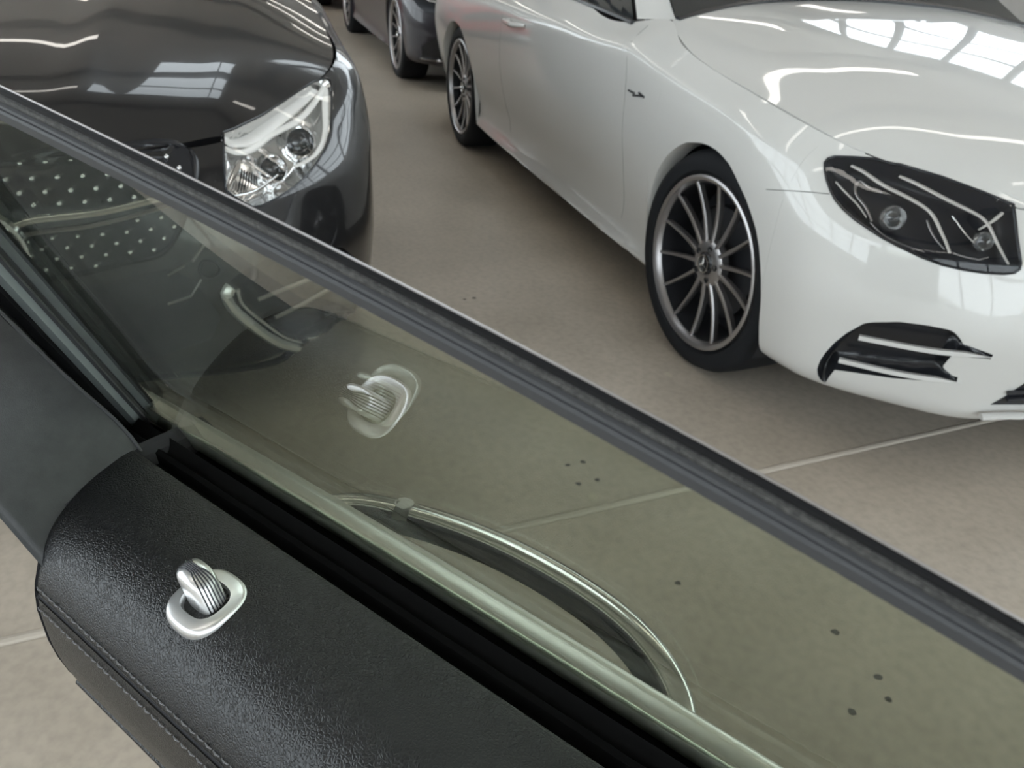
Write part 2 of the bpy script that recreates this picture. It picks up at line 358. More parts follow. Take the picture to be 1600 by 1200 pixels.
HOOD = np.array([
 [(-.615, .760, .948), (-.64, .69, .962), (-.74, .40, .998), (-.79, 0, 1.010)],
 [(-.46, .806, .910), (-.47, .672, .942), (-.48, .39, .980), (-.49, 0, .992)],
 [(-.35, .824, .887), (-.36, .662, .930), (-.36, .38, .970), (-.36, 0, .980)],
 [(0, .829, .840), (0, .635, .897), (0, .36, .933), (0, 0, .944)],
 [(.35, .798, .792), (.31, .592, .846), (.30, .33, .882), (.30, 0, .893)],
 [(.45, .721, .759), (.45, .548, .817), (.46, .30, .846), (.47, 0, .856)],
 [(.535, .656, .744), (.55, .508, .790), (.58, .28, .812), (.59, 0, .820)],
 [(.61, .596, .727), (.635, .468, .758), (.67, .26, .774), (.69, 0, .780)],
 [(.686, .517, .702), (.730, .378, .698), (.760, .25, .690), (.776, 0, .688)]], float)
RW, AR, WX = .335, .350, (-2.873, 0.0)

def body_half(zf, fine):
    st = STN.copy(); st[..., 2] = zf(st[..., 2], st[..., 0])
    mid = st[:, 5, :]; T = np.r_[0, np.cumsum(np.linalg.norm(np.diff(mid, axis=0), axis=1))]
    arch = {i: WX[0] for i in (4, 5)}; arch.update({i: WX[1] for i in (12, 13)})
    tq = []
    for i in range(len(T)-1):
        if i in (4, 12):       # first half of an arch: cosine spacing to hold the upright ends
            n = 26; tt = [T[i]+(T[i+2]-T[i])*(1-math.cos(math.pi*k/n))/2 for k in range(n)]; tq += [T[i]-1e-4]+[T[i]+1e-4]+tt[1:]
        elif i in (5, 13): tq += [T[i+1]-1e-4, T[i+1]+1e-4]
        else:
            step = (.008 if fine else .03) if st[i, 5, 0] >= .34 or st[i, 5, 1] < .7 and i > 10 else (.03 if not fine else .022)
            n = max(2, int((T[i+1]-T[i])/step)); tq += [T[i]+(T[i+1]-T[i])*k/n for k in range(0 if i not in (6, 14) else 1, n)]
    tq.append(T[-1]); tq = np.array(sorted(set(round(t, 6) for t in tq)))
    C = cspline(T, st.reshape(len(st), -1), tq).reshape(len(tq), 9, 3)
    nr = 66 if fine else 34; V = []; edge = {0: [], 1: []}
    for c in C:
        L_ = np.r_[0, np.cumsum(np.linalg.norm(np.diff(c, axis=0), axis=1))]
        fin = pchip(L_, c, np.linspace(0, L_[-1], 260)); x = fin[130, 0]; start = 0
        for w, wx in enumerate(WX):
            if abs(x-wx) < AR:
                hit = np.where((fin[:, 2] > RW) & ((fin[:, 0]-wx)**2+(fin[:, 2]-RW)**2 >= AR**2) & (np.arange(260) > 40))[0]
                start = hit[0]; edge[w].append(fin[start])
        ii = np.linspace(start, 259, nr); lo = np.floor(ii).astype(int); hi = np.minimum(lo+1, 259); fr = (ii-lo)[:, None]
        p = fin[lo]*(1-fr)+fin[hi]*fr
        out = np.array([0, 1.0, 0]) if p[-1][0] < .3 else np.array([p[-1][0]-.2, p[-1][1], 0]); out /= np.linalg.norm(out)
        V.append(np.vstack([p, p[-1]-out*.012+np.array([0, 0, -.03])]))
    return np.array(V), edge
def hood_grid(zf, ridge=0):
    h = HOOD.copy(); h[..., 2] = zf(h[..., 2], h[..., 0])
    full = np.concatenate([h[:, ::1], (h*np.array([1, -1, 1]))[:, -2::-1]], axis=1)
    t = np.r_[0, np.cumsum(np.linalg.norm(np.diff(h[:, 2], axis=0), axis=1))]
    G = cspline(t, full.reshape(len(h), -1), np.linspace(0, t[-1], 60)).reshape(60, 7, 3); out = []
    for r in G:
        L_ = np.r_[0, np.cumsum(np.linalg.norm(np.diff(r, axis=0), axis=1))]
        a = cspline(L_, r, np.linspace(0, L_[-1], 73)); b = pchip(L_, r, np.linspace(0, L_[-1], 73)); out.append(.35*a+.65*b)
    G = np.array(out)
    if ridge: G[..., 2] += ridge*np.exp(-((np.abs(G[..., 1])-(.27-.10*G[..., 0]))/.055)**2)+ridge*.8*np.exp(-((np.abs(G[..., 1])-(.60-.16*G[..., 0]))/.05)**2)
    fl = G[-1]+np.array([-.02, 0, -.03]); G = np.concatenate([G, fl[None]])
    e0 = G[:, 0]+np.array([0, -.006, -.03]); e1 = G[:, -1]+np.array([0, .006, -.03])
    return np.concatenate([e0[:, None], G, e1[:, None]], axis=1)

# ---- one wheel (outer face towards -y), shared by every car
def make_wheel(parent, loc, steer, side, detail=True):
    t = MB().lathe([(.262, -.02), (.275, -.002), (.300, .002), (.322, -.008), (.333, -.03), (.3355, -.06), (.3355, -.19), (.325, -.225), (.29, -.235), (.262, -.22)], 64)
    w = t.build('wheel', 'tyre', parent); w.location = loc; w.rotation_euler = (0, 0, steer + (math.pi if side > 0 else 0))
    MB().lathe([(.236, -.20), (.236, -.03), (.246, -.014), (.248, -.004), (.257, .0), (.263, -.003), (.264, -.02)], 64).build('rim', 'silver', w)
    MB().lathe([(.2355, -.19), (.2358, -.022), (.2375, -.022)], 64).build('rim_barrel', 'rimdark', w)
    MB().lathe([(0.0, -.095), (.17, -.095), (.17, -.07), (.172, -.11), (.2355, -.15)], 40).build('brake_disc', 'rimdark', w)
    MB().lathe([(0, -.020), (.020, -.020), (.030, -.023), (.034, -.028), (.0345, -.033)], 32).build('center_cap', 'gap', w)
    MB().lathe([(.0345, -.034), (.036, -.026), (.058, -.028), (.070, -.036), (.072, -.06)], 40).build('hub', 'silver', w)
    st = MB()
    for k in range(3):
        a = math.pi/2+k*2*math.pi/3; c, s = math.cos(a), math.sin(a)
        st.add([(c*.024, -.0165, s*.024), (-s*.0045, -.0165, c*.0045), (s*.0045, -.0165, -c*.0045), (0, -.014, 0)], [(0, 3, 1), (0, 2, 3)])
    st.lathe([(.0235, -.019), (.0245, -.0155), (.0265, -.0155), (.0275, -.019)], 28)
    st.build('star_emblem', 'chrome', w, False)
    bm_ = None; sp = None
    for k in range(5):
        a = math.pi/2+.25+k*2*math.pi/5
        if bm_ is None: bm_ = MB().lathe([(0, -.030), (.0085, -.030), (.0095, -.0265)], 12).build('bolt_hole', 'gap', w); o = bm_
        else: o = bm_.copy(); COL.objects.link(o)
        o.location = (.050*math.cos(a), .003, .050*math.sin(a)); o.parent = w
    V = []; n = 8
    for i in range(n):
        u = i/(n-1); r = .052+(.247-.052)*u; hw = .0050+.0022*(1-u)**2+.003*max(0, u-.8); y = -.030+.012*u-.010*math.sin(math.pi*u)
        V += [(r, y, -hw*.7), (r, y, hw*.7), (r, y-.005, hw*1.1), (r, y-.022, hw*.7), (r, y-.022, -hw*.7), (r, y-.005, -hw*1.1)]
    Fc = [(i*6+k, i*6+(k+1) % 6, (i+1)*6+(k+1) % 6, (i+1)*6+k) for i in range(n-1) for k in range(6)]
    for k in range(14):
        if sp is None: sp = mesh('spoke', V, [f[::-1] for f in Fc], 'silver', w, True, 30); o = sp
        else: o = sp.copy(); COL.objects.link(o); o.parent = w
        o.rotation_euler = (0, -(2*math.pi*k/14+math.pi/2+.03), 0)
    return w

class Car:
    def __init__(s, name, ox, oy, paint, zf, vis, fine, steer=0, label='', cat='car', group=None, ridge=0):
        s.e = empty(name, (ox, oy, 0)); tag(s.e, label, cat, group); s.o = np.array([ox, oy, 0.0]); s.vis = vis; s.paint = paint; s.zf = zf
        B, edge = body_half(zf, fine); nu, nv = B.shape[:2]; s.edge = edge
        B[..., 1] *= vis; s.bv = B.reshape(-1, 3).copy(); s.bf = gridfaces(nu, nv, vis > 0)
        H = hood_grid(zf, ridge); s.hv = H.reshape(-1, 3).copy(); s.hf = gridfaces(H.shape[0], H.shape[1], False); s.steer = steer
        s.bvh = BVHTree.FromPolygons([tuple(v+s.o) for v in s.bv]+[tuple(v+s.o) for v in s.hv], [list(f) for f in s.bf]+[[i+len(s.bv) for i in f] for f in s.hf])
    def hit(s, px, py):
        d = ray(px, py); h = s.bvh.ray_cast(Vector(CAM), Vector(d))
        if h[0] is None:
            # just past the outline: take the nearest surface point
            best = None
            for t in np.linspace(1.2, 5, 80):
                q = s.bvh.find_nearest(Vector(CAM+d*t))
                if best is None or q[3] < best[3]: best = q
            h = best
        n = np.array(h[1]); n = n if n@d < 0 else -n
        return np.array(h[0])-s.o, n
    def cut(s, poly):
        dpoly = np.array(dens(poly, 2, True)); nj = 75
        def one(VV, FF, sel, hood):
            ids = np.where(sel)[0]; pp = np.array([proj(v+s.o) for v in VV[ids]]); pix = {i: p for i, p in zip(ids, pp)}
            ins = set(i for i in ids[inside(pp, poly)] if np.linalg.norm(s.hit(*pix[i])[0]-VV[i]) < .02)
            if not ins: return FF
            keep = []; snap = set(); part = []
            for f in FF:
                k = [i in ins for i in f]
                if all(k): continue
                keep.append(f)
                if any(k): part.append(f)
                for i, b in zip(f, k):
                    if b: snap.add(i)
            for i in snap:
                q = dpoly[np.argmin(((dpoly-np.array(pix[i]))**2).sum(1))]; VV[i] = s.hit(*q)[0]
            bad = set(); lo_, hi_ = dpoly.min(0), dpoly.max(0); keepx = sel
            for f in keep:
                
                if not all(sel[i] for i in f): continue
                mc = np.mean([VV[i] for i in f], axis=0); c = np.array(proj(mc+s.o))
                if lo_[0] < c[0] < hi_[0] and lo_[1] < c[1] < hi_[1] and inside([c], poly)[0] and np.min(((dpoly-c)**2).sum(1)) > 2.0**2 and np.linalg.norm(s.hit(*c)[0]-mc) < .03: bad.add(f)
            keep = [f for f in keep if f not in bad]
            if hood:
                gone = set(FF)-set(keep); mir = lambda i: (i//nj)*nj+(nj-1-i % nj)
                gm = set(frozenset(mir(i) for i in f) for f in gone); keep = [f for f in keep if frozenset(f) not in gm]
                for i in snap: VV[mir(i)] = VV[i]*np.array([1, -1, 1])
            return keep
        s.bf = one(s.bv, s.bf, s.bv[:, 0] > .22, False)
        s.hf = one(s.hv, s.hf, (s.hv[:, 0] > .1) & (s.hv[:, 1]*s.vis > .2), True)
    def patch(s, poly, step, off=0.0, slope=0.0, depth=0.0):
        b = dens(poly, step, True); xs = np.array(b); lo, hi = xs.min(0), xs.max(0)
        gp = [(x, y) for x in np.arange(lo[0], hi[0], step) for y in np.arange(lo[1], hi[1], step)]
        gp = [p for p, k in zip(gp, inside(gp, poly)) if k and np.min(((xs-np.array(p))**2).sum(1)) > (.5*step)**2]
        vs = [Vector((float(p[0]), float(p[1]))) for p in b]+[Vector((float(p[0]), float(p[1]))) for p in gp]
        r = delaunay_2d_cdt(vs, [], [list(range(len(b)))], 1, 1e-4); v2, fc = r[0], r[2]
        hits = [s.hit(p[0], p[1]) for p in v2]; nrm = np.mean([h[1] for h in hits], axis=0); nrm /= np.linalg.norm(nrm)
        V = []
        for p, (h, n) in zip(v2, hits):
            dist = math.sqrt(np.min(((xs-np.array((p[0], p[1])))**2).sum(1)))
            V.append(h+n*off-nrm*min(depth, dist*slope))
        return V, [tuple(f) for f in fc], nrm
    def line(s, px, push=0.0, n=None):
        q = smooth_line(px, n or max(8, len(px)*5)) if len(px) > 2 else dens(px, 6)
        return [h+nn*push for h, nn in (s.hit(*p) for p in q)]
    def both(s, name, V, Fc, m, parents, smooth=True, angle=None):
        "a part on the seen side and its mirror image on the other side"
        a = mesh(name, V, Fc, m, parents[0], smooth, angle)
        b = mesh(name, [(v[0], -v[1], v[2]) for v in V], [f[::-1] for f in Fc], m, parents[1], smooth, angle)
        return a, b
    def bothmb(s, name, mb, m, parents): return s.both(name, mb.v, mb.f, m, parents, True, 40)
    def finish(s, wheels=True):
        V = np.vstack([s.bv, s.bv*np.array([1, -1, 1])]); n = len(s.bv)
        bo = mesh('body', V, s.bf+[tuple(i+n for i in f[::-1]) for f in s.bf], s.paint, s.e, True, 50); s.body = bo
        ho = mesh('hood', s.hv, s.hf, s.paint, s.e, True, 50); s.hood = ho
        zf = s.zf; Z = lambda x, z: float(zf(np.array(z), np.array(x)))
        for w, wx in enumerate(WX):
            for sg in (1, -1):
                E_ = s.edge[w]; Vv = []
                for p in E_: Vv += [(p[0], sg*p[1], p[2]), (wx+(p[0]-wx)*.985, sg*(p[1]-.012), RW+(p[2]-RW)*.985), (wx+(p[0]-wx)*.985, sg*(p[1]-.06), RW+(p[2]-RW)*.985)]
                mesh('arch_lip', Vv, gridfaces(len(E_), 3, sg > 0), s.paint, s.e)
                ln = MB().lathe([(.40, -.15), (.375, .02), (.365, .40)], 30, -.45, math.pi+.45, False)
                ln.add([(.40*math.cos(a), -.15, .40*math.sin(a)) for a in np.linspace(-.45, math.pi+.45, 31)], [tuple(range(31))])
                ln.v = [(x+wx, sg*(y+.475), z+RW) for x, y, z in ln.v]
                ln.build('wheel_liner', 'liner', s.e)
        MB().box(-3.6, .62, -.62, .62, .17, .20).build('underbody', 'liner', s.e, False)
        # cabin
        zr = lambda z: z+Z(-1.5, .95)-.95
        belt = [(-.80, .812, Z(-.8, .918)), (-1.25, .803, Z(-1.25, .936)), (-1.9, .788, Z(-1.9, .956)), (-2.5, .772, Z(-2.5, .966)), (-2.95, .74, Z(-2.95, .976))]
        rail = [(-1.30, .635, zr(1.24)), (-1.50, .60, zr(1.335)), (-1.9, .575, zr(1.375)), (-2.45, .565, zr(1.34)), (-2.9, .60, zr(1.17))]
        bl = smooth_line(belt, 20); rl = smooth_line(rail, 20)
        for sg in (1, -1):
            fr = [(x, sg*y, z) for x, y, z in bl]; tr = [(x, sg*y, z) for x, y, z in rl]
            Vg = []
            for i in range(20): Vg += [fr[i], tuple((np.array(fr[i])*.5+np.array(tr[i])*.5)+np.array([0, sg*.02, 0])), tr[i]]
            mesh('side_window', Vg, gridfaces(20, 3, sg < 0), 'carglass', s.e)
            MB().tube([np.array(p)+np.array([0, sg*.004, 0]) for p in fr], .009, 6).build('window_trim', 'gap', s.e)
            ap = [(-.64, .735, Z(-.61, .945)), (-.80, .80, Z(-.8, .93))]; ar = [(-1.42, .575, zr(1.325)), (-1.42, .62, zr(1.30))]
            mesh('front_pillar', [(ap[0][0], sg*ap[0][1], ap[0][2]), (ap[1][0], sg*ap[1][1], ap[1][2]), (ar[1][0], sg*ar[1][1], ar[1][2]), (ar[0][0], sg*ar[0][1], ar[0][2])], [(0, 1, 2, 3)] if sg < 0 else [(3, 2, 1, 0)], s.paint, s.e, False)
        wb = [(-.62, .745, Z(-.61, .950)), (-.72, .40, Z(-.7, 1.0)), (-.77, 0, Z(-.77, 1.012)), (-.72, -.40, Z(-.7, 1.0)), (-.62, -.745, Z(-.61, .950))]
        wt = [(-1.42, .58, zr(1.325)), (-1.50, .30, zr(1.37)), (-1.53, 0, zr(1.38)), (-1.50, -.30, zr(1.37)), (-1.42, -.58, zr(1.325))]
        a, b = smooth_line(wb, 17), smooth_line(wt, 17); Vw = []
        for i in range(17): Vw += [a[i], (a[i]+b[i])/2+np.array([.03, 0, .02]), b[i]]
        mesh('windshield', Vw, gridfaces(17, 3, True), 'carglass', s.e)
        MB().tube([p+np.array([.012, 0, -.002]) for p in a], .012, 6).build('cowl_seal', 'gap', s.e)
        rf = []
        for k in range(20):
            c0 = rl[k]; cz = c0[2]+.05
            rf += [tuple(c0), (c0[0], c0[1]*.6, cz), (c0[0], 0, cz+.012), (c0[0], -c0[1]*.6, cz), (c0[0], -c0[1], c0[2])]
        mesh('roof', rf, gridfaces(20, 5, False), s.paint, s.e)
        rw = []
        e = rl[-1]; t = np.array([-3.35, .62, Z(-3.35, .99)])
        for u in np.linspace(0, 1, 6):
            p = e*(1-u)+t*u; z = p[2]+.05*(1-u); rw += [tuple(p), (p[0], p[1]*.5, z), (p[0], -p[1]*.5, z), (p[0], -p[1], p[2])]
        mesh('rear_window', rw, gridfaces(6, 4, False), 'carglass', s.e)
        tk = []
        for x, y, z in ((-2.95, .745, .978), (-3.35, .70, .99), (-3.66, .60, .995), (-3.86, .40, 1.0)): z = Z(x, z); tk += [(x, y, z), (x, y*.5, z+.02), (x, -y*.5, z+.02), (x, -y, z)]
        mesh('trunk_lid', tk, gridfaces(4, 4, False), s.paint, s.e)
        if wheels:
            for wx in WX:
                for sg in (-1, 1):
                    sa = s.steer if wx == 0 else 0
                    c = np.array([wx, sg*.78, RW]); off = np.array([math.sin(sa), -math.cos(sa), 0])*.118
                    make_wheel(s.e, tuple(c+(off if sg < 0 else -off)), sa, 1 if sg < 0 else -1)

def C(lst, ox, oy, sc): return [(ox+x/sc, oy+y/sc) for x, y in lst]
ident = lambda z, x: z

# ---- white coupe
wc = Car('white_coupe', 0, 0, 'white', ident, -1, True, .084, 'white two-door coupe parked with its front wheel and dark headlamp facing the glass door')
HL = C([(135, 160), (160, 132), (205, 118), (350, 122), (500, 135), (700, 180), (1000, 270), (1300, 380), (1520, 472), (1535, 590), (1548, 720), (1575, 900), (1565, 945), (1530, 970), (1450, 977), (1300, 968), (1150, 945), (1000, 910), (850, 855), (700, 785), (560, 712), (440, 635), (350, 572), (270, 500), (215, 435), (180, 370), (150, 290), (135, 215)], 1260, 220, 4.706)
INT = C([(520, 195), (580, 188), (760, 185), (950, 210), (1100, 240), (1150, 270), (1190, 335), (1300, 375), (1400, 412), (1425, 432), (1300, 432), (1112, 415), (1080, 450), (1048, 490), (1110, 545), (1190, 588), (1170, 602), (1030, 585), (890, 580), (700, 565), (500, 535), (320, 510), (285, 555), (255, 603), (225, 580), (205, 545), (200, 500), (225, 440), (260, 390), (320, 325), (400, 262)], 1230, 460, 4.324)
CI = C([(1600, 600), (1540, 640), (1450, 700), (1370, 742), (1600, 742), (1900, 750), (1900, 590)], 1230, 460, 4.324)
for pl in (HL, INT): wc.cut(pl)
hw_ = [empty('x', (0, 0, 0)) for _ in range(2)]
for e_ in hw_: bpy.data.objects.remove(e_)
V, Fc, nr_ = wc.patch(HL, 7, -.001, .0022, .045); h1 = wc.both('headlamp', V, Fc, 'lampdark', (wc.e, wc.e))
def c4(l): return C(l, 1260, 220, 4.706)
def strip(car, name, px, r, m, parents, push=-.012, n=None, r2=.55):
    P = car.line(px, push, n); rr = [r*(.55+.45*math.sin(math.pi*min(1, max(0, (i+1)/(len(P)+1)))**.5)) for i in range(len(P))]
    return car.bothmb(name, MB().tube(P, rr, 8, r2), m, parents)
strip(wc, 'light_guide', c4([(335, 165), (420, 205), (520, 275), (750, 400), (860, 465), (935, 530), (990, 630), (1035, 730), (1065, 815)]), .0085, 'lightguide', h1)
strip(wc, 'light_guide', c4([(690, 240), (800, 290), (1050, 420), (1220, 505), (1320, 570), (1390, 680), (1445, 790), (1505, 905)]), .0085, 'lightguide', h1)
strip(wc, 'light_guide', c4([(1460, 515), (1380, 580), (1280, 640)]), .0045, 'lightguide', h1)
strip(wc, 'reflector_edge', c4([(215, 290), (290, 370), (370, 450), (440, 550)]), .004, 'lightguide', h1)
strip(wc, 'reflector_edge', c4([(470, 590), (560, 680), (700, 750), (870, 815)]), .003, 'silver', h1)
strip(wc, 'reflector_edge', c4([(480, 570), (420, 440), (360, 330), (400, 265), (450, 300), (560, 350)]), .0045, 'silver', h1, -.02)
strip(wc, 'reflector_edge', c4([(1090, 530), (1160, 620), (1240, 710), (1330, 790)]), .004, 'reflector', h1, -.02)
strip(wc, 'reflector_edge', c4([(900, 560), (930, 640), (980, 720), (1030, 780)]), .004, 'silver', h1, -.018)
strip(wc, 'reflector_edge', c4([(1090, 815), (1200, 850), (1300, 862), (1360, 845)]), .003, 'silver', h1, -.015)
for cx, cy, rr in ((650, 545, 15), (1320, 715, 11)):
    p, n = wc.hit(1260+cx/4.706, 220+cy/4.706); p = p-nr_*.022
    q = Vector((0, -1, 0)).rotation_difference(Vector(nr_*.5+np.array([.5, -.1, 0]))).to_matrix()
    for nm, prof, mm in (('projector_ring', [(.020, .0), (.026, -.012), (.030, -.004), (.031, .008)], 'reflector'), ('projector_lens', [(0, -.012), (.012, -.009), (.020, 0.0)], 'carglass')):
        k = MB().lathe([(r*rr/15, y) for r, y in prof], 24); k.v = [tuple(np.array(q@Vector(v))+p) for v in k.v]; wc.bothmb(nm, k, mm, h1)
V, Fc, _ = wc.patch(HL, 9, .0015); wc.both('lens', V, Fc, 'lens', h1)
edge_ = [wc.hit(*p)[0]+wc.hit(*p)[1]*.001 for p in dens(HL, 5, True)]; wc.bothmb('lamp_seal', MB().tube(edge_+[edge_[0]], .0035, 5), 'gap', h1)
V, Fc, ni = wc.patch(INT, 5, -.001, .0045, .05); i1 = wc.both('air_intake', V, Fc, 'gap', (wc.e, wc.e))
def c5(l): return C(l, 1230, 460, 4.324)
for fin in ([(485, 292), (620, 318), (800, 352), (1000, 385), (1200, 405), (1390, 425)], [(350, 445), (500, 480), (700, 525), (900, 560), (1050, 580), (1180, 597)]):
    P = wc.line(c5(fin), .003); P = [np.array(p) for p in P]; n_ = len(P); Vv = []
    for i, p in enumerate(P):
        a = 1.0 if i < n_-6 else max(.15, (n_-1-i)/6)
        Vv += [p+np.array([0, 0, .0055*a]), p+np.array([0, 0, -.0055*a]), p-ni*.012*a+np.array([0, 0, -.0055*a]), p-ni*.012*a+np.array([0, 0, .0040*a])]
    Fv = [(i*4+k, i*4+(k+1) % 4, (i+1)*4+(k+1) % 4, (i+1)*4+k) for i in range(n_-1) for k in range(4)]+[(3, 2, 1, 0), tuple(4*(n_-1)+k for k in range(4))]
    wc.both('intake_fin', Vv, Fv, 'white', i1, True, 40)
sn = [(1197, 296), (1215, 297), (1250, 299), (1296, 303)]
wc.bothmb('bumper_seam', MB().tube(wc.line(sn, -.0006), .0016, 5), 'seam', (wc.e, wc.e))
# lower centre grille and its splitter (right edge of the picture)
V, Fc, _ = wc.patch(CI, 10, .0015); cg = wc.both('lower_grille', V, Fc, 'gap', (wc.e, wc.e))
for yy in (655, 700): wc.bothmb('grille_bar', MB().tube(wc.line(c5([(1480, yy), (1600, yy-8), (1800, yy-14)]), .006), .005, 6), 'rimdark', cg)
wc.bothmb('splitter', MB().tube([p+np.array([.012, 0, -.012]) for p in wc.line(c5([(1290, 775), (1400, 768), (1600, 768), (1900, 772)]), .004)], .012, 8, .7), 'white', (wc.e, wc.e))
# main grille on the nose
gz = [(y, z) for z in (.44, .60) for y in (-.36, 0, .36)]
def nose(car, y, z):
    h = car.bvh.ray_cast(Vector((car.o[0]+2, car.o[1]+y, z)), Vector((-1, 0, 0))); return None if h[0] is None else np.array(h[0])-car.o
def grille_panel(car, y0, y1, z0, z1, off=.003):
    V = []
    for y in np.linspace(y0, y1, 14):
        for z in np.linspace(z0, z1, 8):
            p = nose(car, abs(y)*car.vis, z); V.append((p[0]+off, y, z))
    return V, gridfaces(14, 8, True)
V, Fc = grille_panel(wc, -.37, .37, .41, .62); gp = mesh('grille', V, Fc, 'gap', wc.e)
fb = [nose(wc, -abs(y), .52)+np.array([.012, 0, 0]) for y in np.linspace(-.36, .36, 21)]
for p, y in zip(fb, np.linspace(-.36, .36, 21)): p[1] = y
MB().tube(fb, .012, 8, .6).build('grille_bar', 'chrome', gp)
def star(parent, x, z, r, name='star_emblem'):
    st = MB()
    for k in range(3):
        a = math.pi/2+k*2*math.pi/3; c, s_ = math.cos(a), math.sin(a)
        st.add([(x+.012, c*r*.95, z+s_*r*.95), (x+.006, -s_*r*.16, z+c*r*.16), (x+.006, s_*r*.16, z-c*r*.16), (x+.03, 0, z), (x, 0, z)], [(0, 1, 3), (0, 3, 2), (0, 4, 1), (0, 2, 4)])
    ring = MB().lathe([(r*.95, 0), (r, -.012), (r*1.08, -.012), (r*1.13, 0)], 40); st.add([(x+.012-v[1], v[0], z+v[2]) for v in ring.v], ring.f)
    st.build(name, 'chrome', parent)
star(gp, nose(wc, 0, .52)[0]+.01, .52, .09)
# dark reflection on the fender, modelled as three short bars
bd = empty('tmp', (0, 0, 0)); bpy.data.objects.remove(bd)
b0 = MB()
for a, b in (((983, 141), (992, 146)), ((990, 149), (1003, 150)), ((999, 145), (1007, 152))): b0.tube(wc.line([a, b], .002), .004, 5)
wc.bothmb('fender_reflection', b0, 'rimdark', (wc.e, wc.e))
# door shut lines and handle of the coupe
for ln_ in ([(-.70, .92), (-.62, .80), (-.58, .6), (-.57, .4), (-.60, .28)], [(-2.02, .95), (-2.05, .8), (-2.04, .6), (-2.0, .4), (-1.96, .28)]):
    P = []
    for x, z in smooth_line(ln_, 24):
        h = wc.bvh.ray_cast(Vector((x, -2, z)), Vector((0, 1, 0))); P.append(np.array(h[0]) if h[0] is not None else None)
    P = [p for p in P if p is not None]; wc.bothmb('door_seam', MB().tube(P, .0009, 5), 'seam', (wc.e, wc.e))
wc.bothmb('door_handle', MB().tube([(-1.92, -.905, .80), (-1.88, -.945, .80), (-1.75, -.955, .80), (-1.70, -.91, .80)], [.01, .016, .016, .01], 8, .8), 'white', (wc.e, wc.e))
wc.finish()

# ---- black saloon with the pin grille
def zblack(z, x):
    z = np.asarray(z, float); k = 1.15-.06*np.clip(-np.asarray(x, float), 0, 1)
    return np.where(z > .45, .45+(z-.45)*k, z)
bc = Car('black_saloon', -.67, -2.72, 'black', zblack, 1, True, 0, 'glossy black car with studded chrome grille seen behind the glass door', ridge=.008)
def c1(l): return C(l, 250, 100, 3.749)
BHL = c1([(370, 402), (430, 382), (600, 300), (720, 222), (810, 160), (900, 105), (960, 84), (995, 95), (1003, 130), (1002, 300), (995, 400), (965, 500), (910, 590), (860, 655), (780, 725), (690, 782), (600, 828), (545, 838), (480, 805), (425, 770), (385, 735), (375, 600)])
BGR = [(-30, 256), (20, 247), (120, 229), (200, 226), (280, 226), (297, 235), (306, 258), (302, 295), (291, 330), (276, 365), (256, 394), (215, 407), (150, 423), (60, 438), (-30, 446)]
BIN = [(354, 452), (358, 440), (374, 427), (426, 399), (470, 384), (535, 386), (557, 405), (559, 470), (548, 505), (522, 526), (487, 537), (463, 541), (440, 536), (407, 518), (384, 499), (362, 480)]
for pl in (BHL, BIN): bc.cut(pl)
V, Fc, nb = bc.patch(BHL, 7, -.001, .0028, .05); b1 = bc.both('headlamp', V, Fc, 'reflector', (bc.e, bc.e))
strip(bc, 'light_guide', c1([(385, 480), (450, 505), (530, 495), (640, 415), (800, 330), (900, 235), (975, 120)]), .012, 'brightguide', b1, -.012)
strip(bc, 'light_guide', c1([(980, 130), (980, 260), (985, 370), (955, 480), (900, 540), (800, 590)]), .009, 'brightguide', b1, -.010)
strip(bc, 'brow', c1([(400, 440), (540, 430), (660, 350), (800, 235), (930, 130)]), .022, 'brightguide', b1, -.022, r2=.35)
strip(bc, 'reflector_edge', c1([(500, 540), (590, 590), (680, 650)]), .010, 'chrome', b1, -.02)
strip(bc, 'reflector_edge', c1([(600, 470), (680, 530), (760, 600)]), .014, 'chrome', b1, -.02)
strip(bc, 'reflector_edge', c1([(480, 560), (430, 660), (400, 740)]), .009, 'chrome', b1, -.012)
strip(bc, 'reflector_edge', c1([(430, 770), (560, 740), (640, 690), (700, 640)]), .006, 'chrome', b1, -.01)
for k in range(7): strip(bc, 'reflector_rib', c1([(500+14*k, 600+6*k), (480+18*k, 700-2*k), (470+20*k, 740-8*k)]), .0022, 'lampdark', b1, -.018)
for cx, cy, rr in ((690, 590, 18), (850, 430, 20)):
    p, n = bc.hit(250+cx/3.749, 100+cy/3.749); p = p-nb*.03
    q = Vector((0, -1, 0)).rotation_difference(Vector(nb*.4+np.array([.6, 0, 0]))).to_matrix()
    for nm, prof, mm in (('projector_ring', [(.028, .004), (.031, -.014), (.038, -.006), (.040, .012)], 'chrome'), ('projector_lens', [(0, -.014), (.016, -.010), (.028, .004)], 'carglass')):
        k = MB().lathe([(r*rr/18, y) for r, y in prof], 24); k.v = [tuple(np.array(q@Vector(v))+p) for v in k.v]; bc.bothmb(nm, k, mm, b1)
V, Fc, _ = bc.patch(BHL, 9, .0015); bc.both('lens', V, Fc, 'lens', b1)
edge_ = [bc.hit(*p)[0]+bc.hit(*p)[1]*.001 for p in dens(BHL, 5, True)]; bc.bothmb('lamp_seal', MB().tube(edge_+[edge_[0]], .003, 5), 'gap', b1)
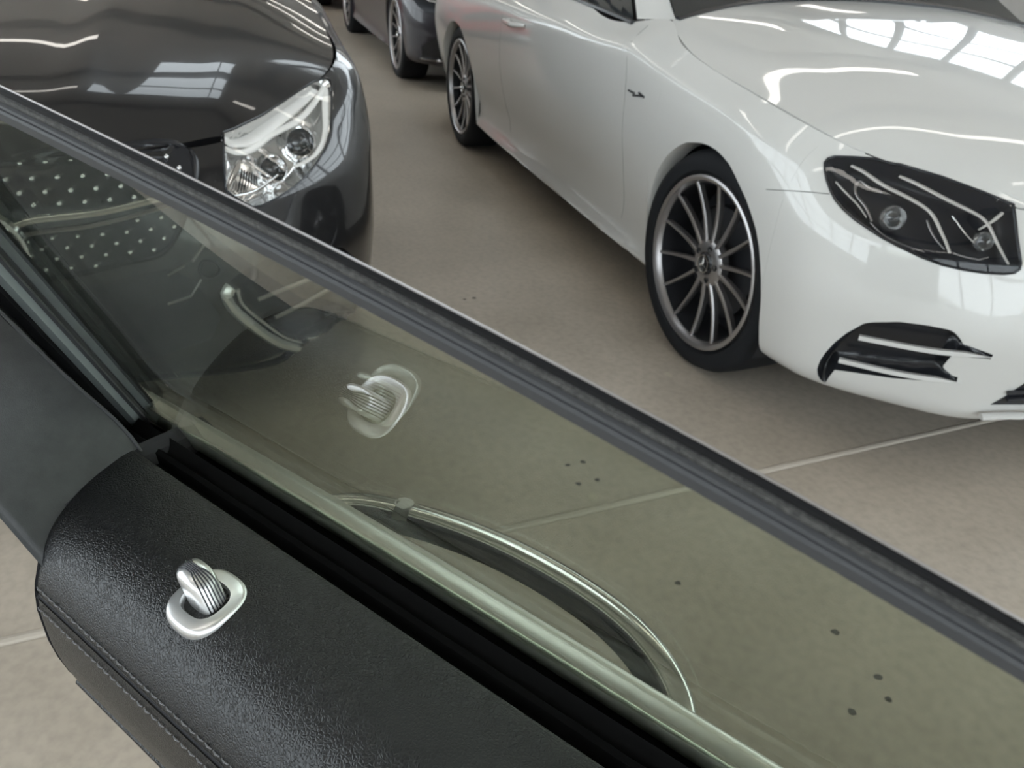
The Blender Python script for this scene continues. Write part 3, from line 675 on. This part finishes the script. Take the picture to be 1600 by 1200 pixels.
# grille
V, Fc, ng = bc.patch(BGR, 10, .002); V2 = [(v[0], -v[1], v[2]) for v in V]; nV = len(V)
bg = mesh('grille', V+V2, Fc+[tuple(i+nV for i in f[::-1]) for f in Fc], 'gap', bc.e)
bm_ = MB()
bm_.tube([p+np.array([.012, 0, 0]) for p in bc.line([(262, 307), (200, 321), (149, 331), (93, 337), (40, 345), (0, 361), (-30, 372)], .012)], .010, 8, .7)
bc.bothmb('grille_bar', bm_, 'chrome', (bg, bg))
bm_ = MB(); bm_.tube(bc.line([(279, 318), (200, 339), (133, 353), (53, 363), (0, 376)], .010), .006, 8, .7); bc.bothmb('grille_bar', bm_, 'silver', (bg, bg))
edge_ = bc.line(BGR[1:-1], .004, 70); bc.bothmb('grille_frame', MB().tube(edge_, .006, 6), 'gap', (bg, bg))
pin = None; barl = np.array(dens([(279, 311), (200, 330), (149, 341), (93, 348), (40, 354), (0, 368), (-60, 385)], 4))
pm = MB().lathe([(0, -.010), (.0035, -.009), (.0058, -.004), (.0062, .002)], 8)
row = 0
for z in np.arange(.38, .74, .0225):
    row += 1
    for kx in range(-11, 12):
        y = kx*.048+(.024 if row % 2 else 0)
        if abs(y) > .5: continue
        p = nose(bc, abs(y), z)
        if p is None: continue
        p2 = np.array(proj(p+bc.o)); 
        if not inside([p2], [(a+(b_-a)*1.0, c) for a, b_, c in [(q[0], q[0], q[1]) for q in BGR]])[0] and p2[0] > -25: continue
        if p2[0] <= -25 and not (.40 < z < .68): continue
        if p2[0] > -25 and np.min(((np.array(dens(BGR[1:-1], 3))-p2)**2).sum(1)) < 7**2: continue
        if np.min(((barl-p2)**2).sum(1)) < 13**2 or abs(y) < .11 and abs(z-.56) < .11: continue
        if pin is None: pin = mesh('grille_pin', [(-v[1], v[0], v[2]) for v in pm.v], pm.f, 'chrome', bg); o = pin
        else: o = pin.copy(); COL.objects.link(o); o.parent = bg
        o.location = (p[0]+.004, y, z)
star(bg, nose(bc, 0, .56)[0]+.012, .56, .095)
# corner intake with its bright trim
V, Fc, ni = bc.patch(BIN, 6, -.001, .004, .05); i2 = bc.both('air_intake', V, Fc, 'gap', (bc.e, bc.e))
bc.bothmb('intake_trim', MB().tube(bc.line([(360, 447), (354, 456), (356, 470), (366, 484), (384, 500), (407, 518), (436, 535), (463, 542)], .004), [.019]*40, 8, .7), 'satin', i2)
bc.bothmb('intake_trim', MB().tube(bc.line([(372, 452), (374, 466), (392, 488), (420, 510), (446, 527), (468, 533)], .002), .006, 8, .7), 'satin', i2)
bc.bothmb('intake_trim', MB().tube(bc.line([(463, 542), (487, 538), (522, 526), (547, 506), (556, 478)], .004), .006, 8, .6), 'black', i2)
for fin in ([(405, 470), (450, 452), (500, 432)], [(432, 498), (480, 474), (522, 450), (548, 436)]): bc.bothmb('intake_fin', MB().tube(bc.line(fin, -.006), .0055, 6), 'silver', i2)
bc.bothmb('fog_reflector', MB().tube(bc.line([(477, 528), (500, 522)], .001), [.010, .014, .012, .010, .008][:len(bc.line([(477, 528), (500, 522)], .001))], 8, .6), 'reflector', i2)
# small square sensor cover and bright flicks of the lower middle intake
sq = bc.line([(316, 408), (338, 411), (344, 423), (324, 433), (312, 425), (316, 408)], .003, 30); bc.bothmb('sensor_frame', MB().tube(sq, .004, 6), 'rimdark', (bc.e, bc.e))
for a, b, r in (((262, 430), (288, 414), .0045), ((262, 474), (298, 462), .0045), ((298, 462), (314, 436), .003), ((300, 408), (318, 382), .0045)): bc.bothmb('lower_trim', MB().tube(bc.line([a, b], .003), r, 6, .6), 'silver', (bc.e, bc.e))
LI = [(-30, 470), (60, 462), (150, 446), (230, 428), (262, 420), (300, 436), (320, 460), (345, 495), (330, 530), (250, 556), (100, 580), (-30, 590)]
V, Fc, _ = bc.patch(LI, 11, .002); li = bc.both('lower_grille', V, Fc, 'gap', (bc.e, bc.e))
bc.bothmb('splitter', MB().tube([p+np.array([.01, 0, -.008]) for p in bc.line([(-30, 600), (100, 592), (290, 575), (400, 562), (463, 548)], .006)], .012, 8, .5), 'black', (bc.e, bc.e))
bc.finish()

# ---- cars further back share one plain front
def plain(name, ox, oy, paint, vis, label):
    c = Car(name, ox, oy, paint, ident, vis, False, 0, label, 'car')
    V = []; 
    for t in np.linspace(0, 1, 9):
        for u in np.linspace(0, 1, 5):
            x = .42+.34*t; zt = .735-.05*t; zb_ = .66-.10*min(1, t*2); z = zb_+(zt-zb_)*u
            best = c.bvh.ray_cast(Vector((ox+x-.0, oy+vis*3, z)), Vector((0, -vis, 0)))
            p = np.array(best[0])-c.o if best[0] is not None else np.array([x, vis*.5, z])
            V.append(p+np.array([.004, vis*.003, .002]))
    hl = c.both('headlamp', V, gridfaces(9, 5, vis < 0), 'lampdark', (c.e, c.e))
    c.bothmb('light_guide', MB().tube([np.array(V[i*5+2])+np.array([.006, vis*.006, .003]) for i in range(9)], .006, 6), 'lightguide', hl)
    V = []
    for t in np.linspace(0, 1, 7):
        for u in np.linspace(0, 1, 5):
            y = vis*(.80-.36*t); z = .24+.18*u*math.sin(math.pi*(.15+.75*t))+.0
            p = nose(c, y, z); V.append(p+np.array([.004, vis*.004, 0]))
    it = c.both('air_intake', V, gridfaces(7, 5, vis < 0), 'gap', (c.e, c.e))
    c.bothmb('intake_trim', MB().tube([np.array(V[i*5])+np.array([.006, vis*.004, -.004]) for i in range(7)], .010, 6), 'chrome', it)
    V, Fc = grille_panel(c, -.37, .37, .41, .62); g = mesh('grille', V, Fc, 'gap', c.e)
    fb = []
    for y in np.linspace(-.36, .36, 15): p = nose(c, vis*abs(y), .52); fb.append((p[0]+.012, y, .52))
    MB().tube(fb, .012, 8, .6).build('grille_bar', 'chrome', g); star(g, fb[7][0], .52, .09)
    c.finish(); return c
plain('graphite_saloon', -5.20, .06, 'grey', -1, 'dark graphite car parked directly behind the white coupe')
plain('dark_saloon', -11.0, .0, 'black', -1, 'farthest dark car at the end of the row behind the graphite car')
plain('red_saloon', -9.3, -3.05, 'red', 1, 'red car whose reflection shows in the rear flank of the white coupe')

# ------------------------------------------------------------------ the open door in the foreground
DO = np.array([1.7849, -2.0968, .28]); DANG = math.atan2(.5647106, .8252890)
door = empty('car_door', tuple(DO), DANG); tag(door, 'open car door with black leather panel, silver lock pin and green tinted window', 'car door')
def Lc(s, n, z): return np.array([-s, n, z+.62])      # s: towards the door's rear, n: outwards, z: above the belt line
TAU = math.radians(27); tg = math.tan(TAU)
def gpt(s, z, off=0.0, inn=0.0): # point in the glass plane; off raises it along the inner normal
    p = np.array([s, -.010-tg*z, z]); nin = np.array([0, -math.cos(TAU), -math.sin(TAU)]); p = p+nin*off; return Lc(*p)
# leather upper panel: profile (n, z) swept along s with a rounded rear end
prof = np.array([(-.0385, -.012), (-.0385, -.003), (-.0400, .0), (-.046, .0003), (-.060, -.0008), (-.080, -.0040), (-.095, -.0085), (-.108, -.0150), (-.118, -.0245), (-.1240, -.0340), (-.1270, -.0420), (-.1283, -.0475)])
prof2 = np.array([(-.1288, -.0515), (-.1300, -.062), (-.1290, -.088), (-.1265, -.105), (-.1230, -.120), (-.119, -.131), (-.112, -.134)])
def resamp(p, n): L_ = np.r_[0, np.cumsum(np.linalg.norm(np.diff(p, axis=0), axis=1))]; return pchip(L_, p, np.linspace(0, L_[-1], n))
def rear_s(n, z): # where the panel ends at the rear (its edge runs in a soft curve)
    u = min(1, max(0, (-.0385-n)/.09)); s = .272-.030*u**1.3
    if z < -.03: s = .242-.06*max(0, -z-.10)
    return s
ssteps = np.r_[np.linspace(0, .02, 8), np.linspace(.03, .80, 60)]
def sweep(pf, n, name, m, inset=.006):
    P = resamp(pf, n); V = []
    c = np.array([-.075, -.075])
    for d in ssteps:
        k = max(0, 1-d/.012); k = inset*(1-math.sqrt(max(0, 1-k*k)))
        for q in P:
            dirn = q-c; dirn /= np.linalg.norm(dirn); qq = q-dirn*k
            V.append(Lc(rear_s(*q)-d, qq[0], qq[1]))
    Fc = gridfaces(len(ssteps), n, False); return mesh(name, V, Fc, m, door)
sweep(prof, 60, 'leather_panel', 'leather'); sweep(prof2, 30, 'lower_leather_panel', 'leather')
mesh('seam_groove', [Lc(s, n, z) for s in np.linspace(.238, -.5, 30) for n, z in ((-.1282, -.0465), (-.1255, -.0495), (-.1286, -.0525))], gridfaces(30, 3, False), 'liner', door)
stt = MB()
for zz, nn in ((-.0430, -.12745), (-.0575, -.13005)):
    s = .2345
    while s > -.25:
        stt.tube([Lc(s, nn, zz), Lc(s-.0026, nn-.0006, zz), Lc(s-.0052, nn, zz-.0002)], [.00035, .00055, .00035], 5); s -= .0068
tag(stt.build('stitching', 'thread', door), kind='stuff')
MB().tube([Lc(s, -.1185, -.134) for s in np.linspace(.238, -.5, 20)], .0022, 8).build('piping', 'leather', door)
low = resamp(np.array([(-.106, -.136), (-.110, -.150), (-.100, -.19), (-.080, -.26), (-.070, -.34), (-.075, -.45), (-.085, -.55), (-.06, -.60)]), 26); V = []
for s in np.r_[.215, np.linspace(.214, -.6, 20)]:
    for q in low: V.append(Lc(s-.10*max(0, -q[1]-.14)*(1 if s > .2 else 0), q[0], q[1]))
mesh('door_card', V, gridfaces(21, 26, False), 'plastic', door)
# rear end face of the door, behind the trim
ends = np.vstack([prof, prof2, low]); ei = [Lc(rear_s(*q)-.004 if q[1] > -.135 else .215-.1*max(0, -q[1]-.14), *q) for q in ends]
eo = [Lc(rear_s(*q)-.004 if q[1] > -.135 else .215-.1*max(0, -q[1]-.14), min(.075, .015+.35*max(0, -q[1])), q[1]) for q in ends]
mesh('door_end', [p for a, b in zip(ei, eo) for p in (a, b)], gridfaces(len(ends), 2, False), 'liner', door, False)
# lock pin
def knobframe():
    return np.array([.1120, -.0885, -.0060])
kc = knobframe(); tilt = math.radians(12)
ua = np.array([1.0, 0, 0]); va = np.array([0, -math.cos(tilt), -math.sin(tilt)]); wa = np.array([0, -math.sin(tilt), math.cos(tilt)])
def kp(u, v, w): q = kc+ua*u+va*v+wa*w; return Lc(*q)
def sup(a, rx, ry, e=2.6): c, s = math.cos(a), math.sin(a); return (math.copysign(abs(c)**(2/e), c)*rx, math.copysign(abs(s)**(2/e), s)*ry)
lp = MB().add([kp(*sup(a, .0168, .0165, 2.5), w) for a in [i*2*math.pi/48 for i in range(48)] for w in ()], [])
ringp = [(.0122, .0108, -.006), (.0124, .0110, .0010), (.0132, .0118, .0026), (.0178, .0178, .0022), (.0192, .0194, .0012), (.0198, .0204, -.0012), (.0198, .0204, -.008)]
V = [kp(*sup(2*math.pi*i/56, rx, ry, 2.7), w) for i in range(56) for rx, ry, w in ringp]; m_ = len(ringp)
lock = mesh('lock_bezel', V, [(i*m_+k, i*m_+k+1, ((i+1) % 56)*m_+k+1, ((i+1) % 56)*m_+k) for i in range(56) for k in range(m_-1)], 'satin', door, True, 50)
mesh('lock_well', [kp(*sup(2*math.pi*i/32, .0126, .0112), -.004) for i in range(32)], [tuple(range(32))], 'liner', lock, False)
# the pin: a thumb shaped bar, ridged along its top
V = []; nA, nB = 15, 28
for i in range(nA):
    t = i/(nA-1); w = -.004+.0215*t; k = math.sqrt(max(.02, 1-max(0, (t-.72)/.28)**2))
    lean = .0085*t**1.3
    for j in range(nB):
        u, v = sup(2*math.pi*j/nB, .0112*(.9+.1*k)*k**.6, .0080*k**.35, 3.0); V.append(kp(u+lean+.001, v-.0012-lean*.3, w))
Fc = gridfaces(nA, nB); Fc = [(i*nB+j, i*nB+(j+1) % nB, (i+1)*nB+(j+1) % nB, (i+1)*nB+j) for i in range(nA-1) for j in range(nB)]+[tuple((nA-1)*nB+j for j in range(nB))]
pin_ = mesh('lock_pin', V, Fc, 'satin', door, True, 60)
for j in range(6):
    vv = -.0046+.0019*j
    def surf(tt, sgn, ulim=1.0):                        # a point on the pin at height tt on its front or rear side
        k = math.sqrt(max(.02, 1-max(0, (tt-.72)/.28)**2)); lean = .0085*tt**1.3; v = vv*k**.35
        u = sgn*.0112*(.9+.1*k)*k**.6*(1-min(.99, abs(vv/.0080))**3)**(1/3)*ulim
        return kp(u+lean+.001, v-.0012-lean*.3, -.004+.0215*tt+.0001)
    P = [surf(tt, -1, 1.01) for tt in np.r_[np.linspace(.10, .72, 6), .80, .87, .92, .96, .985, 1.0]]+[surf(1.0, 0)]+[surf(tt, 1, 1.01) for tt in np.r_[1.0, .985, .96, .92, .87, .80, np.linspace(.72, .2, 5)]]
    MB().tube(P, .00045, 5).build('ridge', 'rimdark', pin_)
# inner seal, belt moulding, outer skin
def slist(a, b, n): return np.linspace(a, b, n)
def extr(name, pf, s0, s1, m, ns=24, closed=True, smooth=True, par=None, bend=None):
    V = []; k = len(pf)
    for s in slist(s0, s1, ns):
        for n, z in pf: V.append(Lc(s, n+(bend(s) if bend else 0), z))
    Fc = [(i*k+j, (i+1)*k+j, (i+1)*k+(j+1) % k, i*k+(j+1) % k) for i in range(ns-1) for j in range(k if closed else k-1)]
    if closed: Fc += [tuple(range(k)), tuple((ns-1)*k+j for j in range(k))[::-1]]
    return mesh(name, V, Fc, m, par or door, smooth, 35)
extr('belt_seal', [(-.037, -.03), (-.037, -.008), (-.031, -.010), (-.029, -.0045), (-.0255, -.0035), (-.0225, -.007), (-.0205, -.0060), (-.0145, -.0015), (-.0128, -.004), (-.0128, -.03)], .300, -.62, 'beltrubber')
extr('glass_channel', [(-.036, -.030), (-.036, -.013), (.010, -.013), (.010, -.030)], .300, -.62, 'beltrubber')
cur = lambda s: .002-.05*(s-.05)**2
extr('belt_moulding', [(-.0045, -.010), (-.0045, -.0004), (-.0036, .0012), (.0, .0022), (.005, .0026), (.0096, .0022), (.0118, .0006), (.0130, -.004), (.0125, -.014)], .335, -.62, 'aluminium', 40, True, True, None, cur)
sk = resamp(np.array([(.012, -.010), (.020, -.022), (.036, -.05), (.050, -.09), (.058, -.14), (.064, -.22), (.070, -.34), (.066, -.46), (.05, -.56), (.03, -.61)]), 30)
extr('outer_skin', [tuple(q) for q in sk], .33, -.62, M['grey'], 30, False)
# door handle outside: bow in plan, measured in (s, n) with its top about 7 cm below the belt
bow = np.array([(.228, .062, -.078), (.205, .089, -.073), (.162, .108, -.068), (.105, .121, -.065), (.045, .127, -.064), (-.008, .126, -.065), (-.050, .119, -.067), (-.083, .106, -.072), (-.107, .087, -.079), (-.119, .062, -.084)])
bw = smooth_line(bow, 60); gi = 14
def grip(P, name, par, m='handle'):
    V = []; n = 14
    for i, p in enumerate(P):
        t = P[min(i+1, len(P)-1)]-P[max(0, i-1)]; t /= np.linalg.norm(t); a = np.array([t[1], -t[0], 0]); a = a if a[1] > 0 else -a; a /= np.linalg.norm(a)
        for k in range(n):
            x, y = sup(2*math.pi*k/n, .0105, .013, 2.6); q = p+a*(x-.0105)+np.array([0, 0, y-.013]); V.append(Lc(*q))
    Fc = [(i*n+k, i*n+(k+1) % n, (i+1)*n+(k+1) % n, (i+1)*n+k) for i in range(len(P)-1) for k in range(n)]+[tuple(range(n))[::-1], tuple((len(P)-1)*n+k for k in range(n))]
    return mesh(name, V, Fc, m, par, True, 50)
hd = grip(bw[gi+1:], 'door_handle', door); grip(bw[:gi], 'handle_cap', hd)
MB().tube([Lc(*(bw[gi]+np.array([0, -.0085, -.001]))), Lc(*(bw[gi]+np.array([0, -.0095, -.024])))], .0075, 10).build('handle_joint', 'brightguide', hd)
inn = [Lc(p[0]*.93+.004, p[1]-.0225, p[2]-.012) for p in bw[gi-2:-4]]
MB().tube(inn, .0035, 8, 1.6).build('grip_inner_band', 'liner', hd)  # dark tube along the inner side of the grip
# glass pane
def rail_z(s):   # lower edge of the top rail above the belt, measured along s
    xs = [.26, .0908, -.0044, -.0752, -.1308, -.1763, -.2267, -.40, -.55]; zs = [.279, .2598, .2477, .2372, .2275, .2183, .2064, .155, .09]
    return float(np.interp(-s, [-x for x in xs], zs))
rz = smooth_line([(x, z) for x, z in zip([.262, .0908, -.0044, -.0752, -.1308, -.1763, -.2267, -.40, -.55], [.278, .2598, .2477, .2372, .2275, .2183, .2064, .155, .09])], 60)
leg = lambda z: .307-.17*z
V = []; cols_ = []
for s, z in rz:
    for off in (0.0, -.005):
        V += [gpt(min(s+.02 if z < 0 else s, leg(-.02)), -.02, off), gpt(s, z+.004, off)]
# closed slab: polygon outline front/back
ol = [(leg(-.02)+.01, -.02)]+[(leg(.12)+.01, .12)]+[(s+.01 if i == 0 else s, z+.0006) for i, (s, z) in enumerate(rz)]+[(-.55, -.02)]
a = [gpt(s, z, 0) for s, z in ol]; b = [gpt(s, z, -.0048) for s, z in ol]; k = len(ol)
mesh('window_glass', a+b, [tuple(range(k)), tuple(range(k, 2*k))[::-1]]+[(i, (i+1) % k, (i+1) % k+k, i+k)[::-1] for i in range(k)], 'glass', door, False)
# top rail: width and relief across it, (distance across in the glass plane, height towards the cabin)
def rail(name, pf, m, par=door):
    V = []; k = len(pf)
    for i, (s, z) in enumerate(rz):
        s2, z2 = rz[min(i+1, 59)]-rz[max(0, i-1)]; L_ = math.hypot(s2, z2/math.cos(TAU)); nx, nz = (z2/math.cos(TAU))/L_, -s2/L_   # in-plane normal pointing up
        for d, h in pf: V.append(gpt(s+nx*d*(-1 if nz < 0 else 1)*1.0, z+abs(nz)*d*math.cos(TAU), h))
    Fc = [(i*k+j, (i+1)*k+j, (i+1)*k+(j+1) % k, i*k+(j+1) % k) for i in range(59) for j in range(k)]+[tuple(range(k)), tuple(59*k+j for j in range(k))[::-1]]
    return mesh(name, V, Fc, m, par, True, 30)
rw_ = rail('window_frame', [(.0000, -.0052), (.0000, -.0004), (.0020, -.0014), (.0040, -.0024), (.0068, -.0032), (.0072, -.0026), (.0082, -.0030), (.0084, -.0037), (.0094, -.0041), (.0096, -.0043), (.0088, -.0046), (.004, -.0056)], 'rubber')
rail('glass_lip', [(-.0026, -.0030), (-.0030, .0003), (-.0022, .0009), (.0012, .0004), (.0017, -.0004), (.0017, -.0030)], 'lipgrey', rw_)
rail('seal_ridge', [(.0021, -.0030), (.0022, -.0007), (.0028, -.0005), (.0034, -.0010), (.0036, -.0030)], 'lipgrey', rw_)
rail('flocked_channel', [(.0038, -.0035), (.0039, -.0020), (.0048, -.0020), (.0056, -.0025), (.0064, -.0024), (.0067, -.0038)], 'sealgrey', rw_)
rail('frame_trim', [(.0094, -.0044), (.0094, -.0038), (.0096, -.0039), (.0097, -.0041), (.0096, -.0044)], 'silver', rw_)
# rear leg of the frame with its rubber and the pillar trim
def legsweep(name, pf, m, par=door, top=.285):
    V = []; k = len(pf)
    for z in np.linspace(-.035, top, 20):
        for ds, h in pf: V.append(gpt(leg(z)+ds, z, h))
    Fc = [(i*k+j, i*k+(j+1) % k, (i+1)*k+(j+1) % k, (i+1)*k+j) for i in range(19) for j in range(k)]+[tuple(range(k))[::-1], tuple(19*k+j for j in range(k))]
    return mesh(name, V, Fc, m, par, True, 30)
legsweep('frame_leg', [(0, -.012), (-.001, .003), (.002, .010), (.000, .013), (.004, .017), (-.008, .021), (-.012, .0235), (.02, .026), (.05, .026), (.05, -.012)], 'rubber')
legsweep('run_channel', [(-.0025, .002), (-.004, .0075), (.002, .0105), (.006, .002)], 'channel_lit', rw_)
legsweep('glass_lip', [(-.004, .0), (-.006, .0015), (-.003, .003), (.001, .003), (.001, .0)], 'lipgrey', rw_)
te = [(.250, -.036, -.016), (.2655, -.036, .0005), (.277, -.060, .050), (.2745, -.094, .115), (.262, -.145, .205), (.255, -.184, .285)]
ti = [(.222, -.118, -.045), (.2405, -.124, -.022), (.262, -.130, .003), (.305, -.152, .075), (.325, -.175, .18), (.315, -.200, .285)]
ta, tb = smooth_line(te, 24), smooth_line(ti, 24); V = []
for i in range(24):
    a_, b_ = ta[i], tb[i]
    for u in np.linspace(0, 1, 14):
        p = a_*(1-u)+b_*u; bul = .010*math.sin(math.pi*u)*(1 if i < 20 else 1); V.append(Lc(p[0]+.004*math.sin(math.pi*u), p[1]-bul*.2, p[2]+bul*(.8-.6*i/23)))
    V.append(Lc(b_[0]+.012, b_[1]+.010, b_[2]-.004)); V.append(Lc(b_[0]+.03, b_[1]+.05, b_[2]-.004))
mesh('pillar_trim', V, gridfaces(24, 16, True), 'plastic', door)
MB().tube([Lc(*(p+np.array([-.0006, .0002, .0006]))) for p in ta], .0011, 6).build('trim_edge', 'lipgrey', door)
